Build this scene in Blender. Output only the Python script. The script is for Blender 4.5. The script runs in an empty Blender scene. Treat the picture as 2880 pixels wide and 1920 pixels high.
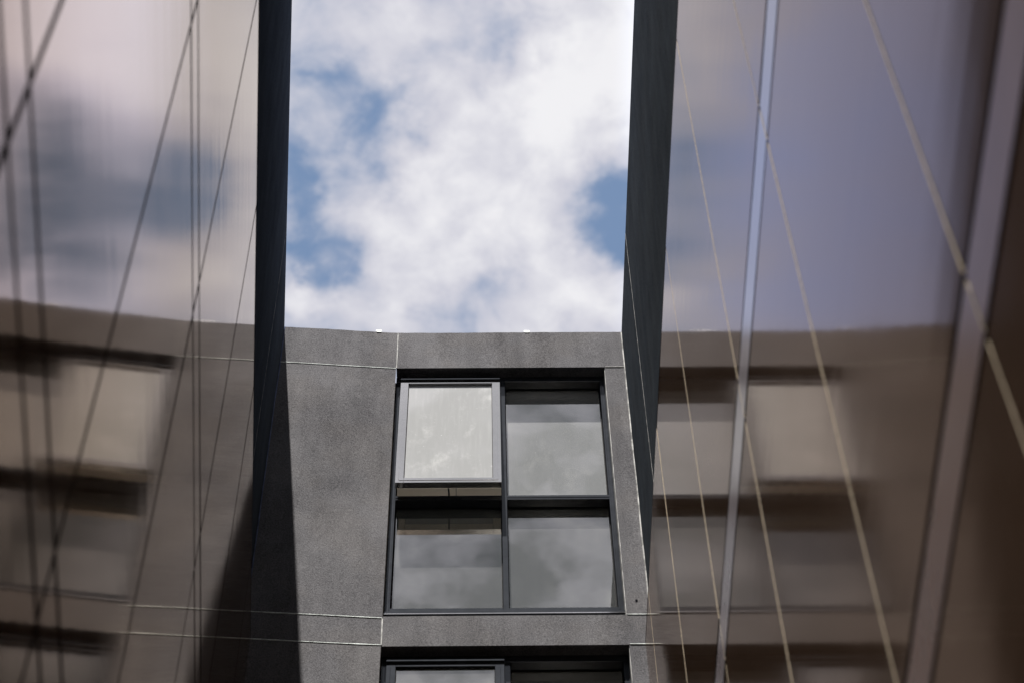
import bpy, bmesh, math, random
from mathutils import Vector, Matrix, noise as mnoise
random.seed(7)
S = bpy.context.scene
COL = S.collection
ZO = 1.6                      # height of the lens above the ground

# ------------------------------------------------------------------ camera
cam_d = bpy.data.cameras.new('camera'); cam = bpy.data.objects.new('camera', cam_d); COL.objects.link(cam)
cam_d.sensor_width = 36.0; cam_d.lens = 73.96; cam_d.clip_end = 3000; cam_d.clip_start = 0.05
cam.matrix_world = Matrix(((0.99967064, 0.02566343, 0.0, 0.0),
                           (0.02127753, -0.82882638, -0.55910115, 0.0),
                           (-0.01434845, 0.558917, -0.82909945, ZO),
                           (0, 0, 0, 1)))
cam_d.dof.use_dof = True; cam_d.dof.focus_distance = 14.8; cam_d.dof.aperture_fstop = 2.6
S.camera = cam

# ------------------------------------------------------------------ exposure
S.view_settings.view_transform = 'Standard'; S.view_settings.look = 'None'
S.view_settings.exposure = 1.7; S.view_settings.gamma = 1.0
S.render.engine = 'CYCLES'
S.cycles.max_bounces = 10; S.cycles.glossy_bounces = 8; S.cycles.transparent_max_bounces = 12; S.cycles.caustics_reflective = False

# the two wall directions of the light well (they open by 4.4 degrees)
AL, AR = 0.10070970, 0.02440400
ELv = Vector((math.cos(AL), math.sin(AL), 0)); DLv = Vector((-math.sin(AL), math.cos(AL), 0))
ERv = Vector((math.cos(AR), math.sin(AR), 0)); DRv = Vector((-math.sin(AR), math.cos(AR), 0))
UP = Vector((0, 0, 1))
KINK = Vector((-0.8436, 8.6655, 0)); LC = KINK - 0.842*ELv; RC = KINK + 1.66*ERv

# ------------------------------------------------------------------ sun
sun_dir = (UP - 0.103*ELv - 0.36*DLv).normalized()
sd = bpy.data.lights.new('sun', 'SUN'); sd.energy = 5.0; sd.angle = math.radians(0.5); sd.color = (1.0, 0.96, 0.915)
sun = bpy.data.objects.new('sun', sd); COL.objects.link(sun)
sun.rotation_euler = sun_dir.to_track_quat('Z', 'Y').to_euler(); sun.location = (0, -5, 30)

# ------------------------------------------------------------------ sky with clouds
world = bpy.data.worlds.new('World'); S.world = world; world.use_nodes = True
class NT:
    """small helper to write node graphs"""
    def __init__(s, tree): s.t = tree; s.l = tree.links; tree.nodes.clear()
    def n(s, kind, **kw):
        nd = s.t.nodes.new(kind)
        for k, v in kw.items(): setattr(nd, k, v)
        return nd
    def put(s, sock, v):
        if isinstance(v, bpy.types.NodeSocket): s.l.new(v, sock)
        elif v is not None: sock.default_value = v
    def m(s, op, a, b=None, c=None, clamp=False):
        nd = s.n('ShaderNodeMath', operation=op, use_clamp=clamp)
        s.put(nd.inputs[0], a)
        if b is not None: s.put(nd.inputs[1], b)
        if c is not None: s.put(nd.inputs[2], c)
        return nd.outputs[0]
    def v(s, op, a, b=None, scale=None):
        nd = s.n('ShaderNodeVectorMath', operation=op); s.put(nd.inputs[0], a)
        if b is not None: s.put(nd.inputs[1], b)
        if scale is not None: s.put(nd.inputs['Scale'], scale)
        return nd.outputs['Value'] if op == 'DOT_PRODUCT' else nd.outputs['Vector']
    def noise(s, vec, scale, detail=4, rough=.5, out='Fac', dist=0.0):
        nd = s.n('ShaderNodeTexNoise'); s.put(nd.inputs['Vector'], vec); nd.inputs['Scale'].default_value = scale
        nd.inputs['Detail'].default_value = detail; nd.inputs['Roughness'].default_value = rough; nd.inputs['Distortion'].default_value = dist
        return nd.outputs['Fac' if out == 'Fac' else 'Color']
    def rng(s, v, a, b, c=0.0, d=1.0, smooth=True):
        nd = s.n('ShaderNodeMapRange', interpolation_type='SMOOTHSTEP' if smooth else 'LINEAR')
        for i, x in enumerate((v, a, b, c, d)): s.put(nd.inputs[i], x)
        return nd.outputs[0]
    def mix(s, f, a, b):
        nd = s.n('ShaderNodeMix', data_type='RGBA'); s.put(nd.inputs[0], f)
        for i, x in ((6, a), (7, b)):
            s.put(nd.inputs[i], (*x, 1) if isinstance(x, tuple) and len(x) == 3 else x)
        return nd.outputs[2]

# each entry: place in the cloud plane (x/z, y/z), reach along x and y, amount (+ cloud, - clear)
CLOUDS = [
 (-0.0677,0.5411,0.0215,0.0270,-1.10), (-0.0597,0.5230,0.0162,0.0105,-0.50), (-0.0943,0.6061,0.0181,0.0214,-1.00),
 (-0.1068,0.6286,0.0134,0.0131,-1.00), (-0.1158,0.5721,0.0100,0.0400,-0.90), (-0.0922,0.5065,0.0161,0.0090,-0.65),
 (0.0507,0.5797,0.0167,0.0194,-1.00), (0.0580,0.6078,0.0170,0.0171,-1.00), (0.0004,0.4838,0.0159,0.0177,-0.95),
 (-0.0201,0.6312,0.0196,0.0087,-0.45), (-0.0356,0.6512,0.0148,0.0089,-0.45), (-0.0531,0.6566,0.0099,0.0089,-0.40),
 (-0.1169,0.6168,0.0049,0.0173,-0.40), (-0.1108,0.6667,0.0149,0.0060,-0.40), (-0.0943,0.4712,0.0181,0.0150,0.30),
 (-0.0591,0.4897,0.0274,0.0152,0.35), (0.0391,0.4874,0.0297,0.0358,0.80), (-0.0364,0.5501,0.0259,0.0244,0.60),
 (-0.0508,0.6074,0.0290,0.0316,0.70), (0.0155,0.5383,0.0351,0.0322,0.80), (-0.0162,0.5833,0.0407,0.0252,0.80),
 (0.0192,0.6209,0.0292,0.0144,0.60), (-0.0749,0.6471,0.0345,0.0178,0.55), (0.0311,0.6474,0.0370,0.0178,0.60),
 (-0.1209,0.6369,0.0098,0.0117,0.50), (-0.1008,0.5616,0.0118,0.0136,0.25), (0.0044,0.5093,0.0138,0.0103,0.30),
 (0.1111,0.6031,0.0545,0.0478,-1.0), (0.1414,0.6537,0.0483,0.0291,-0.6), (0.1356,0.5071,0.0563,0.0278,1.5), (0.17,0.45,0.09,0.05,1.0), (0.08,0.47,0.05,0.04,.6),
 (0.0669,0.5180,0.0457,0.0389,1.1), (0.0521,0.6499,0.0268,0.0293,0.60),
 (-0.1266,0.4811,0.0137,0.0280,0.80), (-0.1359,0.6320,0.0148,0.0176,0.60), (-0.1428,0.5671,0.0238,0.0505,-0.55),
 (-0.2500,0.5600,0.1000,0.1700,-1.05)]
g = NT(world.node_tree)
out = g.n('ShaderNodeOutputWorld'); bg = g.n('ShaderNodeBackground'); bg.inputs['Strength'].default_value = 0.1
g.l.new(bg.outputs[0], out.inputs[0])
sky = g.n('ShaderNodeTexSky', sky_type='NISHITA', sun_disc=False)
sky.sun_elevation = math.asin(sun_dir.z); sky.sun_rotation = math.atan2(sun_dir.x, sun_dir.y)
sky.air_density = 1.0; sky.dust_density = 0.6; sky.ozone_density = 1.6
tc = g.n('ShaderNodeTexCoord'); sep = g.n('ShaderNodeSeparateXYZ'); g.l.new(tc.outputs['Generated'], sep.inputs[0])
zz = g.m('MAXIMUM', sep.outputs[2], 0.06)
cmb = g.n('ShaderNodeCombineXYZ'); g.put(cmb.inputs[0], g.m('DIVIDE', sep.outputs[0], zz)); g.put(cmb.inputs[1], g.m('DIVIDE', sep.outputs[1], zz))
P = cmb.outputs[0]; cmb_a = g.m('DIVIDE', sep.outputs[0], zz)
wob = g.v('SUBTRACT', g.noise(P, 22, 7, .6, 'Color'), (.5, .5, .5))
wob2 = g.v('SUBTRACT', g.noise(P, 75, 4, .6, 'Color'), (.5, .5, .5))
PW = g.v('ADD', g.v('ADD', P, g.v('MULTIPLY', wob, (.055, .055, 0))), g.v('MULTIPLY', wob2, (.012, .012, 0)))
acc = None
for a, b, ra, rb, w in CLOUDS:
    d = g.v('MULTIPLY', g.v('SUBTRACT', PW, (a, b, 0)), (1/ra, 1/rb, 0))
    e = g.m('POWER', math.e, g.m('MULTIPLY', g.v('DOT_PRODUCT', d, d), -1.0))
    acc = g.m('MULTIPLY', e, w) if acc is None else g.m('MULTIPLY_ADD', e, w, acc)
big = g.noise(P, 3.2, 3, .5)
fine = g.noise(P, 26, 9, .58, dist=.25)
dens = g.m('ADD', g.m('MULTIPLY_ADD', acc, 0.50, 0.60), g.m('MULTIPLY', g.m('MULTIPLY', g.m('SUBTRACT', fine, .5), 1.65), g.rng(cmb_a, -.20, -.13, .16, 1.0)))
dens = g.m('ADD', dens, g.m('MULTIPLY', g.m('SUBTRACT', big, .5), .45))
dens = g.m('ADD', dens, g.m('MULTIPLY', g.m('SUBTRACT', g.m('MULTIPLY', g.m('SUBTRACT', g.noise(P, 14, 5, .55), .5), 4.2), .26), g.rng(sep.outputs[1], .12, -.12)))
cover = g.rng(dens, -.14, 0.80)
wisp = g.m('MULTIPLY', g.rng(g.noise(g.v('ADD', P, g.v('MULTIPLY', wob, (.04, .04, 0))), 38, 7, .65), .48, .78), .55)
cover = g.m('MAXIMUM', cover, g.m('MULTIPLY', wisp, g.rng(dens, -.35, .25)))
thick = g.rng(g.m('MULTIPLY_ADD', g.m('SUBTRACT', g.noise(P, 30, 6, .55), .5), .8, dens), 0.55, 1.45)
ccol = g.mix(thick, (1.95, 1.95, 2.18), (2.72, 2.70, 2.78))
ccol = g.mix(g.m('MULTIPLY', g.rng(cmb_a, .055, .11), g.rng(sep.outputs[1], -.1, .1)), ccol, g.v('MULTIPLY', ccol, (1.85, 2.0, 2.4)))      # right-hand cloud brightened, mostly out of view, to lift the left panels' reflections
blue = g.v('MULTIPLY', sky.outputs[0], (.70, .62, .56))
blue = g.v('MINIMUM', blue, (.58, .87, 1.42))
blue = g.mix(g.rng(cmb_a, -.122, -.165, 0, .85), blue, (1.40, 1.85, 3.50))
blue = g.mix(g.rng(sep.outputs[1], .10, -.15, 0, .85), blue, (.92, .93, .93))   # haze round the sun, behind the lens
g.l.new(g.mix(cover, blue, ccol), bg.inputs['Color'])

# ------------------------------------------------------------------ materials
def mat(name):
    mt = bpy.data.materials.new(name); mt.use_nodes = True; g = NT(mt.node_tree)
    o = g.n('ShaderNodeOutputMaterial'); return mt, g, o
def principled(g, o, **kw):
    p = g.n('ShaderNodeBsdfPrincipled')
    for k, v in kw.items(): g.put(p.inputs[k.replace('_', ' ')], (*v, 1) if isinstance(v, tuple) and len(v) == 3 else v)
    g.l.new(p.outputs[0], o.inputs[0]); return p
def plain(name, col, rough=.5, var=.12, scale=20, **kw):
    mt, g, o = mat(name); tc = g.n('ShaderNodeTexCoord')
    f = g.noise(tc.outputs['Object'], scale, 5, .6)
    c = g.mix(g.rng(f, .3, .7), tuple(x*(1-var) for x in col), tuple(min(1, x*(1+var)) for x in col))
    kw.setdefault('Specular_IOR_Level', .0 if 'IOR' not in kw else .5)
    principled(g, o, Base_Color=c, Roughness=rough, **kw); return mt

def stucco(name, lo, hi, warm):
    mt, g, o = mat(name); tc = g.n('ShaderNodeTexCoord'); P = tc.outputs['Object']
    Pv = g.v('MULTIPLY', P, (1, 1, .8))
    grain = g.noise(Pv, 115, 3, .65)
    grit = g.noise(P, 190, 2, .6)
    blot = g.noise(P, 1.7, 5, .6); blot2 = g.noise(g.v('MULTIPLY', P, (1, 1, .45)), 5.5, 4, .6)
    streak = g.noise(g.v('MULTIPLY', P, (9, 9, .7)), 1.0, 4, .6)
    t = g.m('ADD', g.m('MULTIPLY', g.m('SUBTRACT', grain, .5), 1.7), g.m('MULTIPLY', g.m('SUBTRACT', grit, .5), .6))
    t = g.m('ADD', t, g.m('MULTIPLY', g.m('SUBTRACT', blot, .5), .8))
    t = g.m('ADD', t, g.m('MULTIPLY', g.m('SUBTRACT', blot2, .5), .55))
    t = g.m('ADD', t, g.m('MULTIPLY', g.m('SUBTRACT', streak, .5), .5))
    t = g.m('ADD', t, .5, clamp=True)
    c = g.mix(t, lo, hi)
    c = g.mix(g.rng(g.noise(P, 2.6, 3, .5), .42, .62, 0, .5), c, g.v('MULTIPLY', c, warm))
    # pale lime scuffs
    sc = g.m('MULTIPLY', g.rng(g.noise(g.v('MULTIPLY', P, (7, 7, 2.2)), 1.0, 7, .7), .64, .80), .35)
    c = g.mix(sc, c, (hi[0]*1.5, hi[1]*1.5, hi[2]*1.5))
    bp = g.n('ShaderNodeBump'); bp.inputs['Strength'].default_value = .55; bp.inputs['Distance'].default_value = .004
    g.put(bp.inputs['Height'], g.m('ADD', grain, g.m('MULTIPLY', grit, .5)))
    p = principled(g, o, Base_Color=c, Roughness=.92); p.inputs['Specular IOR Level'].default_value = 0
    g.l.new(bp.outputs[0], p.inputs['Normal']); return mt
STUCCO = stucco('grey_render', (.044, .0435, .0465), (.150, .148, .154), (1.03, 1.0, .955))
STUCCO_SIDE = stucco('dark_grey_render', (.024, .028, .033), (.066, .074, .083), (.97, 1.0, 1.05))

def cladding(name, base, along, r0, r1, edge_tint):
    """glossy bronze-brown metal; 'along' is the horizontal rolling direction of the sheet"""
    mt, g, o = mat(name); gm = g.n('ShaderNodeNewGeometry'); P = gm.outputs['Position']
    h = g.v('DOT_PRODUCT', P, tuple(along)); sp = g.n('ShaderNodeSeparateXYZ'); g.l.new(P, sp.inputs[0])
    cb = g.n('ShaderNodeCombineXYZ'); g.put(cb.inputs[0], g.m('MULTIPLY', h, .45)); g.put(cb.inputs[1], g.m('MULTIPLY', sp.outputs[2], 9.0))
    st = g.noise(cb.outputs[0], 1.0, 3, .5)
    cb2 = g.n('ShaderNodeCombineXYZ'); g.put(cb2.inputs[0], g.m('MULTIPLY', h, 1.2)); g.put(cb2.inputs[1], g.m('MULTIPLY', sp.outputs[2], 45.0))
    st2 = g.noise(cb2.outputs[0], 1.0, 3, .6)
    dirt = g.noise(P, 1.3, 5, .6)
    bp = g.n('ShaderNodeBump'); bp.inputs['Strength'].default_value = 1.0; bp.inputs['Distance'].default_value = .00038
    g.put(bp.inputs['Height'], g.m('ADD', st, g.m('MULTIPLY', st2, .06)))
    c = g.mix(g.rng(dirt, .35, .7), base, tuple(x*1.08 for x in base))
    rough = g.m('ADD', g.rng(dirt, .3, .75, r0, r1), g.m('MULTIPLY', g.m('SUBTRACT', st2, .5), .03))
    p = principled(g, o, Base_Color=c, Roughness=rough); p.inputs['IOR'].default_value = 1.5; p.inputs['Metallic'].default_value = .66; p.inputs['Specular Tint'].default_value = (*edge_tint, 1)
    g.l.new(bp.outputs[0], p.inputs['Normal']); return mt
CLAD_L = cladding('bronze_panel_west', (.20, .115, .065), DLv, .05, .085, (.68, .54, .42))
CLAD_R = cladding('bronze_panel_east', (.20, .12, .078), DRv, .07, .10, (.70, .60, .52))
STRIP_R = plain('sky_bright_strip', (.36, .31, .33), .18, .06, 6, IOR=2.3)  # upper right strips, paler than the rest to imitate a brighter sky reflection
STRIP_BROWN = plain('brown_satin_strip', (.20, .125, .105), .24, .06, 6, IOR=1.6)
EDGE = plain('raw_panel_edge', (.26, .220, .165), .6, .15, 30)
EDGE_DARK = plain('panel_rebate', (.030, .022, .020), .45, .15, 30)
def satin(name, dif, ref, tint, rough):
    """painted metal with an even satin sheen"""
    mt, g, o = mat(name); tc = g.n('ShaderNodeTexCoord'); f = g.noise(tc.outputs['Object'], 12, 4, .6)
    d = g.n('ShaderNodeBsdfDiffuse'); g.put(d.inputs['Color'], g.mix(g.rng(f, .3, .7), tuple(x*.85 for x in dif), tuple(x*1.15 for x in dif)))
    gl = g.n('ShaderNodeBsdfGlossy', distribution='BECKMANN'); gl.inputs['Color'].default_value = (*tint, 1); gl.inputs['Roughness'].default_value = rough
    bp = g.n('ShaderNodeBump'); bp.inputs['Strength'].default_value = .3; bp.inputs['Distance'].default_value = .0004
    g.put(bp.inputs['Height'], g.noise(tc.outputs['Object'], 40, 2, .5)); g.l.new(bp.outputs[0], gl.inputs['Normal'])
    m1 = g.n('ShaderNodeMixShader'); m1.inputs[0].default_value = ref; g.l.new(d.outputs[0], m1.inputs[1]); g.l.new(gl.outputs[0], m1.inputs[2])
    g.l.new(m1.outputs[0], o.inputs[0]); return mt
FRAME = satin('grey_window_metal', (.024, .026, .030), .06, (.92, .96, 1.0), .13)
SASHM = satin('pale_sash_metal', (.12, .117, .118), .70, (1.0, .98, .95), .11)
GASKET = plain('black_gasket', (.012, .012, .013), .8, .2, 30, Specular_IOR_Level=.03)
BEAD = plain('pale_joint_bead', (.60, .64, .62), .6, .35, 16)
BEAD_SHADE = plain('shaded_corner_bead', (.10, .12, .19), .7, .3, 12)  # left corner bead, bluish shade put into its colour
BEAD_EDGE = plain('worn_corner_bead', (.33, .33, .32), .7, .5, 12)
JOINT = plain('open_joint', (.010, .010, .012), .9, .2, 30)
WHITE = plain('white_plastic', (.80, .82, .80), .4, .05, 30)
METAL = plain('steel_stay', (.10, .10, .10), .4, .1, 30)
PLASTER = plain('cream_plaster', (.72, .66, .52), .8, .03, 4)
OAK = plain('room_floor', (.62, .56, .46), .5, .2, 6)
ROOFM = plain('roof_membrane', (.16, .16, .16), .9, .2, 5)

def ceiling_mat():
    mt, g, o = mat('ceiling_board'); gm = g.n('ShaderNodeTexCoord'); sp = g.n('ShaderNodeSeparateXYZ'); g.l.new(gm.outputs['Object'], sp.inputs[0])
    c = g.mix(g.rng(g.noise(gm.outputs['Object'], 3, 3, .5), .3, .7), (.78, .72, .60), (.84, .78, .66))
    principled(g, o, Base_Color=c, Roughness=.85); return mt
CEIL = ceiling_mat()

def glass(name, refl, dust, rough):
    mt, g, o = mat(name); tc = g.n('ShaderNodeTexCoord'); P = tc.outputs['Object']
    lw = g.n('ShaderNodeFresnel'); lw.inputs['IOR'].default_value = 1.5
    fac = g.m('MULTIPLY_ADD', lw.outputs[0], 1.1, refl, clamp=True)
    run = g.noise(g.v('MULTIPLY', P, (38, 38, 1.6)), 1.0, 5, .65)
    smear = g.noise(g.v('MULTIPLY', P, (6, 6, 3.5)), 1.0, 7, .7)
    spots = g.rng(g.noise(P, 60, 2, .5), .72, .80)
    dm = g.m('ADD', g.m('MULTIPLY', g.rng(run, .45, .75), .08), g.m('MULTIPLY', g.rng(smear, .50, .78), .4))
    dm = g.m('ADD', g.m('ADD', dm, .70), g.m('MULTIPLY', spots, .8))
    tr = g.n('ShaderNodeBsdfTransparent'); tr.inputs[0].default_value = (.96, .97, .92, 1)
    gl = g.n('ShaderNodeBsdfGlossy', distribution='BECKMANN'); gl.inputs['Color'].default_value = (.97, .97, .94, 1); gl.inputs['Roughness'].default_value = rough
    df = g.n('ShaderNodeBsdfDiffuse'); df.inputs['Color'].default_value = (.45, .455, .45, 1)
    bp = g.n('ShaderNodeBump'); bp.inputs['Strength'].default_value = 1; bp.inputs['Distance'].default_value = .0006
    g.put(bp.inputs['Height'], g.noise(P, 2.2, 2, .5)); g.l.new(bp.outputs[0], gl.inputs['Normal'])
    m1 = g.n('ShaderNodeMixShader'); g.put(m1.inputs[0], fac); g.l.new(tr.outputs[0], m1.inputs[1]); g.l.new(gl.outputs[0], m1.inputs[2])
    m2 = g.n('ShaderNodeMixShader'); g.put(m2.inputs[0], g.m('MULTIPLY', dm, dust)); g.l.new(m1.outputs[0], m2.inputs[1]); g.l.new(df.outputs[0], m2.inputs[2])
    g.l.new(m2.outputs[0], o.inputs[0]); return mt
GLASS_UP = glass('dusty_glass', .38, .30, .02)
GLASS_LOW = glass('clear_glass', .27, .09, .008)
GLASS_SASH = glass('hazy_sash_glass', .38, .62, .012)

# ------------------------------------------------------------------ builders
class Fr:
    """wall frame: s along the wall, r into it, z up (heights from the lens)"""
    def __init__(s, o, es, er): s.o, s.es, s.er = o, es, er
    def __call__(s, a, r, z): return s.o + s.es*a + s.er*r + UP*(z+ZO)
FR = Fr(KINK, ERv, DRv)                 # right part of the end wall
FL = Fr(KINK, ELv, DLv)                 # left part of the end wall
WL = Fr(LC, -DLv, ELv)                  # left side wall: s towards the lens, r out of the wall
WR = Fr(RC, -DRv, -ERv)                 # right side wall

class MB:
    def __init__(s): s.b = bmesh.new()
    def box(s, fr, s0, s1, r0, r1, z0, z1, mi=0):
        v = [s.b.verts.new(fr(a, r, z)) for a in (s0, s1) for r in (r0, r1) for z in (z0, z1)]
        for q in ((0, 1, 3, 2), (4, 6, 7, 5), (0, 4, 5, 1), (2, 3, 7, 6), (0, 2, 6, 4), (1, 5, 7, 3)):
            f = s.b.faces.new([v[i] for i in q]); f.material_index = mi
        return s
    def quadbox(s, pts, off, mi=0):
        """slab from a quad and an offset vector"""
        a = [s.b.verts.new(p) for p in pts]; c = [s.b.verts.new(p+off) for p in pts]; n = len(a)
        s.b.faces.new(a); s.b.faces.new(c[::-1])
        for i in range(n): s.b.faces.new([a[i], c[i], c[(i+1) % n], a[(i+1) % n]])
        return s
    def cyl(s, p, q, rad, n=16):
        d = (q-p).normalized(); u = d.orthogonal().normalized(); w = d.cross(u)
        A = [s.b.verts.new(p+(u*math.cos(t)+w*math.sin(t))*rad) for t in [i*2*math.pi/n for i in range(n)]]
        B = [s.b.verts.new(q+(u*math.cos(t)+w*math.sin(t))*rad) for t in [i*2*math.pi/n for i in range(n)]]
        s.b.faces.new(A[::-1]); s.b.faces.new(B)
        for i in range(n): s.b.faces.new([A[i], A[(i+1) % n], B[(i+1) % n], B[i]])
        return s
    def build(s, name, mats, parent=None, bevel=0, fix=True):
        if fix: bmesh.ops.recalc_face_normals(s.b, faces=s.b.faces)
        me = bpy.data.meshes.new(name); s.b.to_mesh(me); s.b.free()
        for mt in (mats if isinstance(mats, (list, tuple)) else [mats]): me.materials.append(mt)
        o = bpy.data.objects.new(name, me); COL.objects.link(o)
        if parent:
            o.parent = parent; o.matrix_parent_inverse = parent_inv(parent)
        if bevel:
            bv = o.modifiers.new('bevel', 'BEVEL'); bv.width = bevel; bv.segments = 2; bv.limit_method = 'ANGLE'
        return o
def parent_inv(p):
    # meshes are written in world positions, so a part's own world matrix is the identity
    return p.matrix_basis.inverted() if p.parent is None else Matrix.Identity(4)
def thing(name, loc, label, cat, group=None):
    o = bpy.data.objects.new(name, None); COL.objects.link(o); o.location = loc; o.empty_display_size = .3
    o['label'] = label; o['category'] = cat
    if group: o['group'] = group
    return o

# ------------------------------------------------------------------ ground
PAVE = plain('paving', (.22, .21, .20), .85, .25, 3)
b = MB(); v = [b.b.verts.new(p) for p in ((-900, -900, 0), (900, -900, 0), (900, 900, 0), (-900, 900, 0))]; b.b.faces.new(v)
gr = b.build('ground', PAVE); gr['kind'] = 'structure'

H = 13.0
ROWS = [(12.545, 9.852), (9.579, 6.886), (6.613, 3.92), (3.647, .954)]     # head and foot of each storey's window
# ------------------------------------------------------------------ end building
endb = thing('apartment_block', FR(.4, 0, -ZO), 'grey rendered end wall with tall four-pane windows between two dark side walls', 'building')
w = MB()
def ragged(fr, s0, s1):
    """body of the parapet with a slightly uneven top arris"""
    n = int((s1-s0)/.03); xs = [s0+(s1-s0)*i/n for i in range(n+1)]
    top = [H-.002+.0035*mnoise.noise(Vector((x*22, 1.3, 0)))+.004*mnoise.noise(Vector((x*3, 5.3, 0))) for x in xs]
    lo = 12.545 if fr is FR else 12.541
    F = [w.b.verts.new(fr(x, 0, t)) for x, t in zip(xs, top)]; B = [w.b.verts.new(fr(x, .30, t)) for x, t in zip(xs, top)]
    F0 = [w.b.verts.new(fr(x, 0, lo)) for x in xs]; B0 = [w.b.verts.new(fr(x, .30, lo)) for x in xs]
    for i in range(n):
        for q in ((F[i], F[i+1], B[i+1], B[i]), (F0[i], F0[i+1], F[i+1], F[i]), (B0[i], B0[i+1], B[i+1], B[i]), (F0[i], F0[i+1], B0[i+1], B0[i])): w.b.faces.new(q)
    for i in (0, n): w.b.faces.new((F0[i], F[i], B[i], B0[i]))
ragged(FL, -.846, -.0015); ragged(FR, .0015, 1.660)
w.box(FL, -.846, -.001, 0, .297, -ZO, 12.540)
for k, (hd, ft) in enumerate(ROWS):
    nxt = ROWS[k+1][0] if k+1 < len(ROWS) else -ZO
    w.box(FR, .0015, 1.660, .001, .296, nxt, ft)                         # band under the window
    w.box(FR, 1.512, 1.660, .002, .295, ft+.0005, hd-.0005)               # pier right of the window
w.build('wall', STUCCO, endb)
# back of the block: outer shell
sh = MB()
sh.box(FR, -1.0, -.66, .6, 2.75, -ZO, H-.2); sh.box(FR, 2.46, 2.8, .6, 2.75, -ZO, H-.2)
sh.build('outer_wall', STUCCO, endb)
rf = MB(); rf.box(FR, -1.0, 2.8, .31, 2.9, H-.32, H-.2); rf.build('roof', ROOFM, endb)

def bead(pts, fr, wdt, proud, material, name, seg=.05, jit=.0012):
    """thin wavering bead along a wall face"""
    bb = MB(); (s0, z0), (s1, z1) = pts; L = math.hypot(s1-s0, z1-z0); n = max(2, int(L/seg)); ds, dz = (s1-s0)/L, (z1-z0)/L
    ph = random.random()*50; rings = []
    for i in range(n+1):
        t = L*i/n; j = jit*mnoise.noise(Vector((t*2.1+ph, 0, 0)))*2.5; ww = wdt*(.5+.28*mnoise.noise(Vector((t*7+ph, 3, 0))))
        c = (s0+ds*t-dz*j, z0+dz*t+ds*j)
        rings.append([bb.b.verts.new(fr(c[0]+dz*k*ww, -proud*q, c[1]-ds*k*ww)) for k, q in ((-1, -.5), (-.5, 1), (.5, 1), (1, -.5))])
    for A, B in zip(rings, rings[1:]):
        for i in range(3): bb.b.faces.new((A[i], A[i+1], B[i+1], B[i]))
        bb.b.faces.new((A[3], A[0], B[0], B[3]))
    bb.b.faces.new(rings[0]); bb.b.faces.new(rings[-1][::-1])
    return bb.build(name, material, endb)
def side(fr):      # for the end wall r grows into the wall, so proud is negative r
    return fr
for z in (12.5405, 9.835, 9.588, 6.869, 6.622):
    bead(((-.838, z), (-.003, z)), FL, .0085, .0035, BEAD, 'joint_bead')
    q = MB(); q.box(FL, -.838, -.004, -.0008, .003, z+.0035, z+.008); q.build('joint_shadow_gap', JOINT, endb)
for z0, z1 in ((12.545, 13.0), (9.588, 9.835), (6.622, 6.869)):
    bead(((.001, z0), (.001, z1-.004)), FR, .010, .0035, BEAD_EDGE, 'kink_bead')
for z in (12.547, 9.853, 9.582, 6.887):
    bead(((1.516, z), (1.652, z)), FR, .007, .003, BEAD_EDGE if z > 12 else BEAD, 'joint_bead')
bead(((1.6565, 1.0), (1.6565, 12.99)), FR, .011, .004, BEAD_EDGE, 'corner_bead')
bead(((-.838, 1.0), (-.838, 12.99)), FL, .009, .004, BEAD_SHADE, 'corner_bead')
# weep hole and its rust run
q = MB(); q.cyl(FR(1.580, .006, 9.985), FR(1.580, -.002, 9.985), .008, 12); q.build('drain_spout', JOINT, endb)
# white clips on the parapet
for fr, a in ((FL, -.143), (FR, .955)):
    q = MB(); q.box(fr, a-.021, a+.021, -.003, .05, H-.004, H+.022); q.box(fr, a-.015, a+.015, -.0045, -.0031, H-.009, H+.016); q.build('parapet_clip', WHITE, endb, .001)

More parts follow.
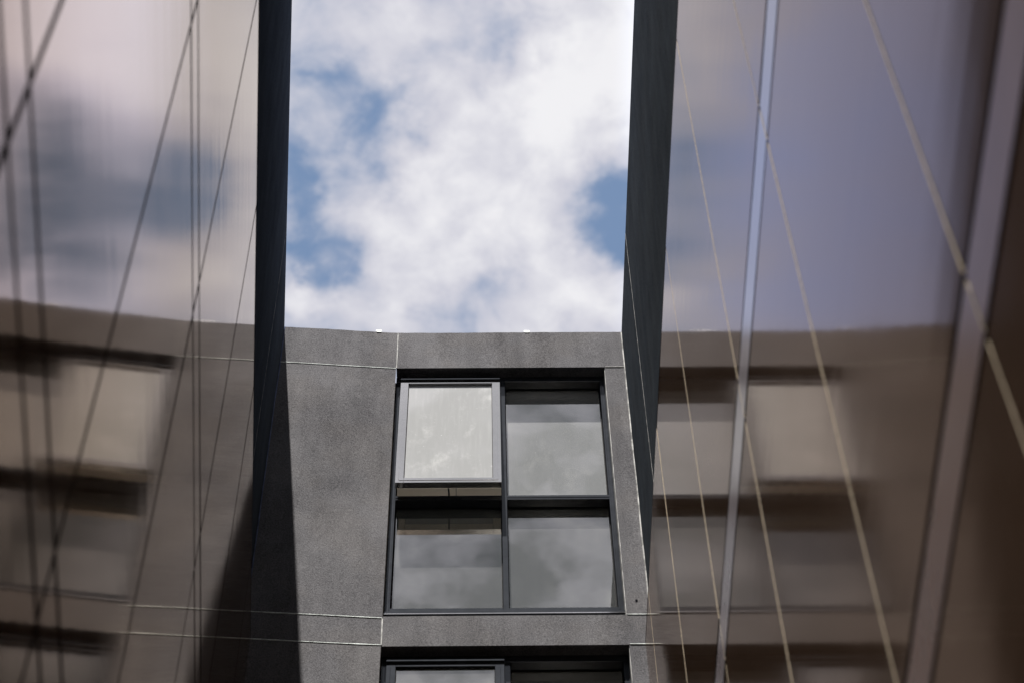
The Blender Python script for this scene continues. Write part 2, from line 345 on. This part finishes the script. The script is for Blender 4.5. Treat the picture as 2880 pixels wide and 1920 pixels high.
def window(hd, ft, ang, first):
    """four-light window: top-hung sash top left, fixed lights elsewhere"""
    dz = hd-12.545
    z = lambda v: v+dz
    F0, F1 = .085, .225                     # front and back of the frame profile
    f = MB()
    f.box(FR, .000, 1.512, F0, F1, z(12.490), z(12.5445))                # head
    f.box(FR, .0005, .036, F0, F1, z(9.955), z(12.4895))                  # left jamb
    f.box(FR, 1.473, 1.5115, F0, F1, z(9.955), z(12.4895))                # right jamb
    f.box(FR, .750, .7855, F0, F1, z(9.9975), z(12.4895))                    # mullion
    f.box(FR, .0362, .7498, F0, F1, z(11.115), z(11.160)); f.box(FR, .7857, 1.4728, F0, F1, z(11.115), z(11.160))   # transoms
    f.box(FR, .0362, .7498, F0, F1, z(9.9975), z(10.020)); f.box(FR, .7857, 1.4728, F0, F1, z(9.9975), z(10.020))   # glazing bar at the foot
    f.box(FR, .0362, 1.4728, F0-.004, F1, z(9.955), z(9.997))               # bottom rail
    f.box(FR, .006, .012, F0-.004, F0-.0005, z(9.96), z(12.53)); f.box(FR, .026, .0295, F0-.003, F0-.0005, z(10.0), z(12.45))      # ribs of the jambs
    f.box(FR, 1.500, 1.506, F0-.004, F0-.0005, z(9.96), z(12.53)); f.box(FR, 1.4800, 1.4835, F0-.003, F0-.0005, z(10.0), z(12.45))
    f.box(FR, .7860, 1.4725, F0-.003, F0-.0002, z(11.134), z(11.139)); f.box(FR, .0365, .7495, F0-.003, F0-.0002, z(11.134), z(11.139))
    win = f.build('window', FRAME, endb, .0015)
    # reveal lining pieces
    q = MB(); q.box(FR, 1.5085, 1.5118, .010, .0835, z(9.86), z(12.540)); q.build('reveal_trim', BEAD_EDGE, win)
    q = MB(); q.box(FR, .001, 1.5115, .052, .2251, z(9.928), z(9.9545)); q.box(FR, .001, 1.5115, .0505, .0519, z(9.9265), z(9.944)); q.build('sill', FRAME, win, .001)
    q = MB(); q.box(FR, .001, 1.5115, .0490, .0504, z(9.9268), z(9.9345)); q.build('sill_lip', SASHM, win)
    # gaskets round the fixed lights
    lights = [(.7857, 1.4728, 11.160, 12.490, GLASS_UP), (.0362, .7498, 10.020, 11.115, GLASS_LOW), (.7857, 1.4728, 10.020, 11.115, GLASS_LOW)]
    for (a, c, lo, hi, gm) in lights:
        q = MB(); t = .006
        q.box(FR, a+.0003, a+t, .155, .1645, z(lo)+.0003, z(hi)-.0003); q.box(FR, c-t, c-.0003, .155, .1645, z(lo)+.0003, z(hi)-.0003)
        q.box(FR, a+t, c-t, .155, .1645, z(lo)+.0003, z(lo)+t); q.box(FR, a+t, c-t, .155, .1645, z(hi)-t, z(hi)-.0003)
        q.build('gasket', GASKET, win)
        q = MB(); q.quadbox([FR(a+.001, .165, z(lo)+.001), FR(c-.001, .165, z(lo)+.001), FR(c-.001, .165, z(hi)-.001), FR(a+.001, .165, z(hi)-.001)], DRv*.006)
        pn = q.build('pane', gm, win)
    # the sash: local frame turned about its top edge
    o = FR(0, .035, z(12.414)); dn = (-UP*math.cos(ang) - DRv*math.sin(ang)); ot = (-DRv*math.cos(ang) + UP*math.sin(ang))
    L = 1.297; a0, a1 = .0365, .7485; wd = .056
    class Sf:
        def __call__(s, a, r, d): return o + ERv*a - ot*r + dn*d
    SF = Sf(); sh = MB(); T0, T1 = .0, .048
    sh.box(SF, a0, a0+wd, T0, T1, .0, L); sh.box(SF, a1-wd, a1, T0, T1, .0, L)
    sh.box(SF, a0+wd+.0002, a1-wd-.0002, T0, T1, .0, .012); sh.box(SF, a0+wd+.0002, a1-wd-.0002, T0, T1, L-wd, L)
    sh.box(SF, a0+.022, a0+.026, T0-.003, T0-.0003, .02, L-.03); sh.box(SF, a1-.026, a1-.022, T0-.003, T0-.0003, .02, L-.03)
    sh.box(SF, a0+.027, a1-.027, T0-.003, T0-.0003, L-.028, L-.024)
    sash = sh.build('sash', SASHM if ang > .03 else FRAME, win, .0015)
    q = MB(); q.quadbox([SF(a0+wd+.001, .018, .013), SF(a1-wd-.001, .018, .013), SF(a1-wd-.001, .018, L-wd-.001), SF(a0+wd+.001, .018, L-wd-.001)], -ot*.006)
    q.build('sash_pane', GLASS_SASH if ang > .03 else GLASS_LOW, win)
    q = MB(); t = .004
    q.box(SF, a0+wd+.0003, a0+wd+t, .009, .0175, .013, L-wd); q.box(SF, a1-wd-t, a1-wd-.0003, .009, .0175, .013, L-wd); q.box(SF, a0+wd+t, a1-wd-t, .009, .0175, L-wd-t, L-wd-.0003); q.build('sash_gasket', GASKET, win)
    q = MB(); q.box(FR, a0, a1, .026, F0-.0010, z(12.441), z(12.452)); q.box(FR, a0, a1, .060, F0-.0012, z(12.4522), z(12.50)); q.build('head_drip', FRAME, win)
    if ang > .03:
        q = MB(); q.cyl(SF(.392, .045, L-.03), FR(.398, .12, z(11.162)), .006, 10); q.box(FR, .375, .420, .10, .135, z(11.1602), z(11.176)); q.build('opening_stay', METAL, win)
        q = MB(); q.box(FR, .085, .70, .150, .21, z(11.1602), z(11.185)); q.build('transom_track', FRAME, win)
    # the room behind, made shallow with an added rear opening to brighten its ceiling
    r = MB(); r0, r1 = .30, 2.6; fl, ce = ft-.02, hd+.045
    r.box(FR, -.55, 2.35, r1, r1+.1, ce-.25, ce); r.box(FR, -.55, -.2, r1, r1+.1, fl, ce-.2501)
    r.box(FR, -.65, -.55, r0, r1, fl, ce); r.box(FR, 2.35, 2.45, r0, r1, fl, ce)
    r.box(FR, -.5, .0, .302, .32, fl, ce); r.box(FR, 1.512, 2.34, .302, .32, fl, ce)
    r.build('room_wall', PLASTER, endb)
    q = MB(); q.box(FR, -.65, 2.45, r0, r1, fl-.1, fl-.001); q.build('room_floor', OAK, endb)
    q = MB(); q.box(FR, -.65, 2.45, .227, r1, ce+.001, ce+.08)
    cl = q.build('ceiling', CEIL, endb)
    q = MB()
    for a in (.42, 1.12): q.box(FR, a-.002, a+.002, .31, 2.5, ce-.002, ce+.0005)
    for rr in (.95, 1.9): q.box(FR, -.5, 2.3, rr-.002, rr+.002, ce-.0025, ce-.0003)
    q.build('ceiling_joint', METAL, cl)
    if first:
        q = MB(); q.cyl(FR(.80, .80, ce-.002), FR(.80, .80, ce-.045), .078, 32); q.build('smoke_detector', WHITE, endb, .006)
window(*ROWS[0], math.radians(4.2), True)
for rw in ROWS[1:]: window(*rw, 0.0, False)

# ------------------------------------------------------------------ side wings
TOPP = 9.60          # top edge of the metal cladding
def panel(fr, s0, s1, z0, z1, proud, material, root, name='cladding_panel', amp=.00045, tilt=(0, 0)):
    bb = bmesh.new(); nu, nv = (14, 22) if z1-z0 > 1 else (14, 4)
    a1, a2, p1, p2 = amp*random.uniform(.4, 1.2)*random.choice((-1, 1)), amp*random.uniform(-.5, .5), random.uniform(.8, 1.3), random.uniform(0, 6)
    grid = []
    for i in range(nu+1):
        row = []
        for j in range(nv+1):
            u, v = i/nu, j/nv
            e = math.sin(math.pi*u)*math.sin(math.pi*v)
            d = a1*e*p1 + a2*e*math.sin(2*math.pi*v+p2) + tilt[0]*(u-.5)*(s1-s0) + tilt[1]*(v-.5)*(z1-z0)
            row.append(bb.verts.new(fr(s0+(s1-s0)*u, proud+d, z0+(z1-z0)*v)))
        grid.append(row)
    for i in range(nu):
        for j in range(nv):
            f = bb.faces.new((grid[i][j], grid[i+1][j], grid[i+1][j+1], grid[i][j+1])); f.smooth = True
    def rim(idx, mi):
        A = [bb.verts.new(grid[i][j].co) for i, j in idx]
        B = [bb.verts.new(grid[i][j].co - fr.er*(proud-.012)) for i, j in idx]
        for k in range(len(A)-1):
            f = bb.faces.new((A[k], A[k+1], B[k+1], B[k])); f.material_index = mi
    R = range
    rim([(0, j) for j in R(nv+1)], 1); rim([(nu, j) for j in R(nv+1)], 1)
    rim([(i, 0) for i in R(nu+1)], 2); rim([(i, nv) for i in R(nu+1)], 2)
    bb.normal_update()
    c = grid[nu//2][nv//2]
    if c.normal.dot(fr.er) < 0: bmesh.ops.reverse_faces(bb, faces=bb.faces[:])
    me = bpy.data.meshes.new(name); bb.to_mesh(me); bb.free()
    for mt in (material, EDGE if fr is WR else EDGE_DARK, EDGE_DARK): me.materials.append(mt)  # left wall's side edges take the dark colour, standing in for shade
    o = bpy.data.objects.new(name, me); COL.objects.link(o); o.parent = root; o.matrix_parent_inverse = parent_inv(root)
    return o

def wing(fr, label, material, joints, zs, tilt_strip, smat):
    root = thing('building_wing', fr(5.5, 0, -ZO), label, 'building', 'glossy side walls of the light well')
    w = MB(); w.box(fr, -6.0, 15.0, -4.0, 0, -ZO, H); w.build('rendered_wall', STUCCO_SIDE, root)
    q = MB(); q.box(fr, .852, .8535, -.004, .0010, 9.62, H-.003); q.build('joint_bead', BEAD_EDGE, root)
    q = MB(); q.box(fr, 5.852, 5.855, -.004, .0010, 9.62, H-.003); q.build('joint_bead', BEAD_EDGE, root)
    q = MB(); q.box(fr, .004, 14.9, .002, .010, -ZO, TOPP-.012); q.build('backing_rail', EDGE_DARK, root)
    q = MB(); q.box(fr, .003, 14.95, .0005, .0505, TOPP-.009, TOPP); q.build('cladding_cap', EDGE_DARK, root)
    cols = [.0035]+joints+[14.9]; gp = .0065 if fr is WR else .015
    for (z0, z1, kind) in zs:
        if kind == 'panel':
            for a, c in zip(cols, cols[1:]):
                panel(fr, a+(gp if a > .1 else 0), c-gp, z0, z1, .05, material, root, tilt=(random.uniform(-1, 1)*.0012, random.uniform(-1, 1)*.0004))
        else:
            for a, c in zip(cols, cols[1:]):
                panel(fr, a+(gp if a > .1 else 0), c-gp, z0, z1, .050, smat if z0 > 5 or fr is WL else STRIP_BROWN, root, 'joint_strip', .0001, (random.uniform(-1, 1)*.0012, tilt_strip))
    return root

G = .015
G = .019
Lz = [(6.875+G, TOPP-.010, 'panel'), (6.655+G, 6.875-G, 'strip'), (3.817+G, 6.655-G, 'panel'), (3.572+G, 3.817-G, 'strip'), (.80+G, 3.572-G, 'panel'), (.56+G, .80-G, 'strip'), (-1.5, .56-G, 'panel')]
G = .015
Rz = [(6.615+G, TOPP-.010, 'panel'), (6.365+G, 6.615-G, 'strip'), (3.608+G, 6.365-G, 'panel'), (3.392+G, 3.608-G, 'strip'), (.60+G, 3.392-G, 'panel'), (.36+G, .60-G, 'strip'), (-1.5, .36-G, 'panel')]
wing(WL, 'left side wall, dark render above glossy bronze panels with dark joints', CLAD_L, [.65, 1.87, 3.03, 4.28, 5.48, 6.70, 7.92, 9.14, 10.4, 11.6, 12.8], Lz, 0.0, CLAD_L)
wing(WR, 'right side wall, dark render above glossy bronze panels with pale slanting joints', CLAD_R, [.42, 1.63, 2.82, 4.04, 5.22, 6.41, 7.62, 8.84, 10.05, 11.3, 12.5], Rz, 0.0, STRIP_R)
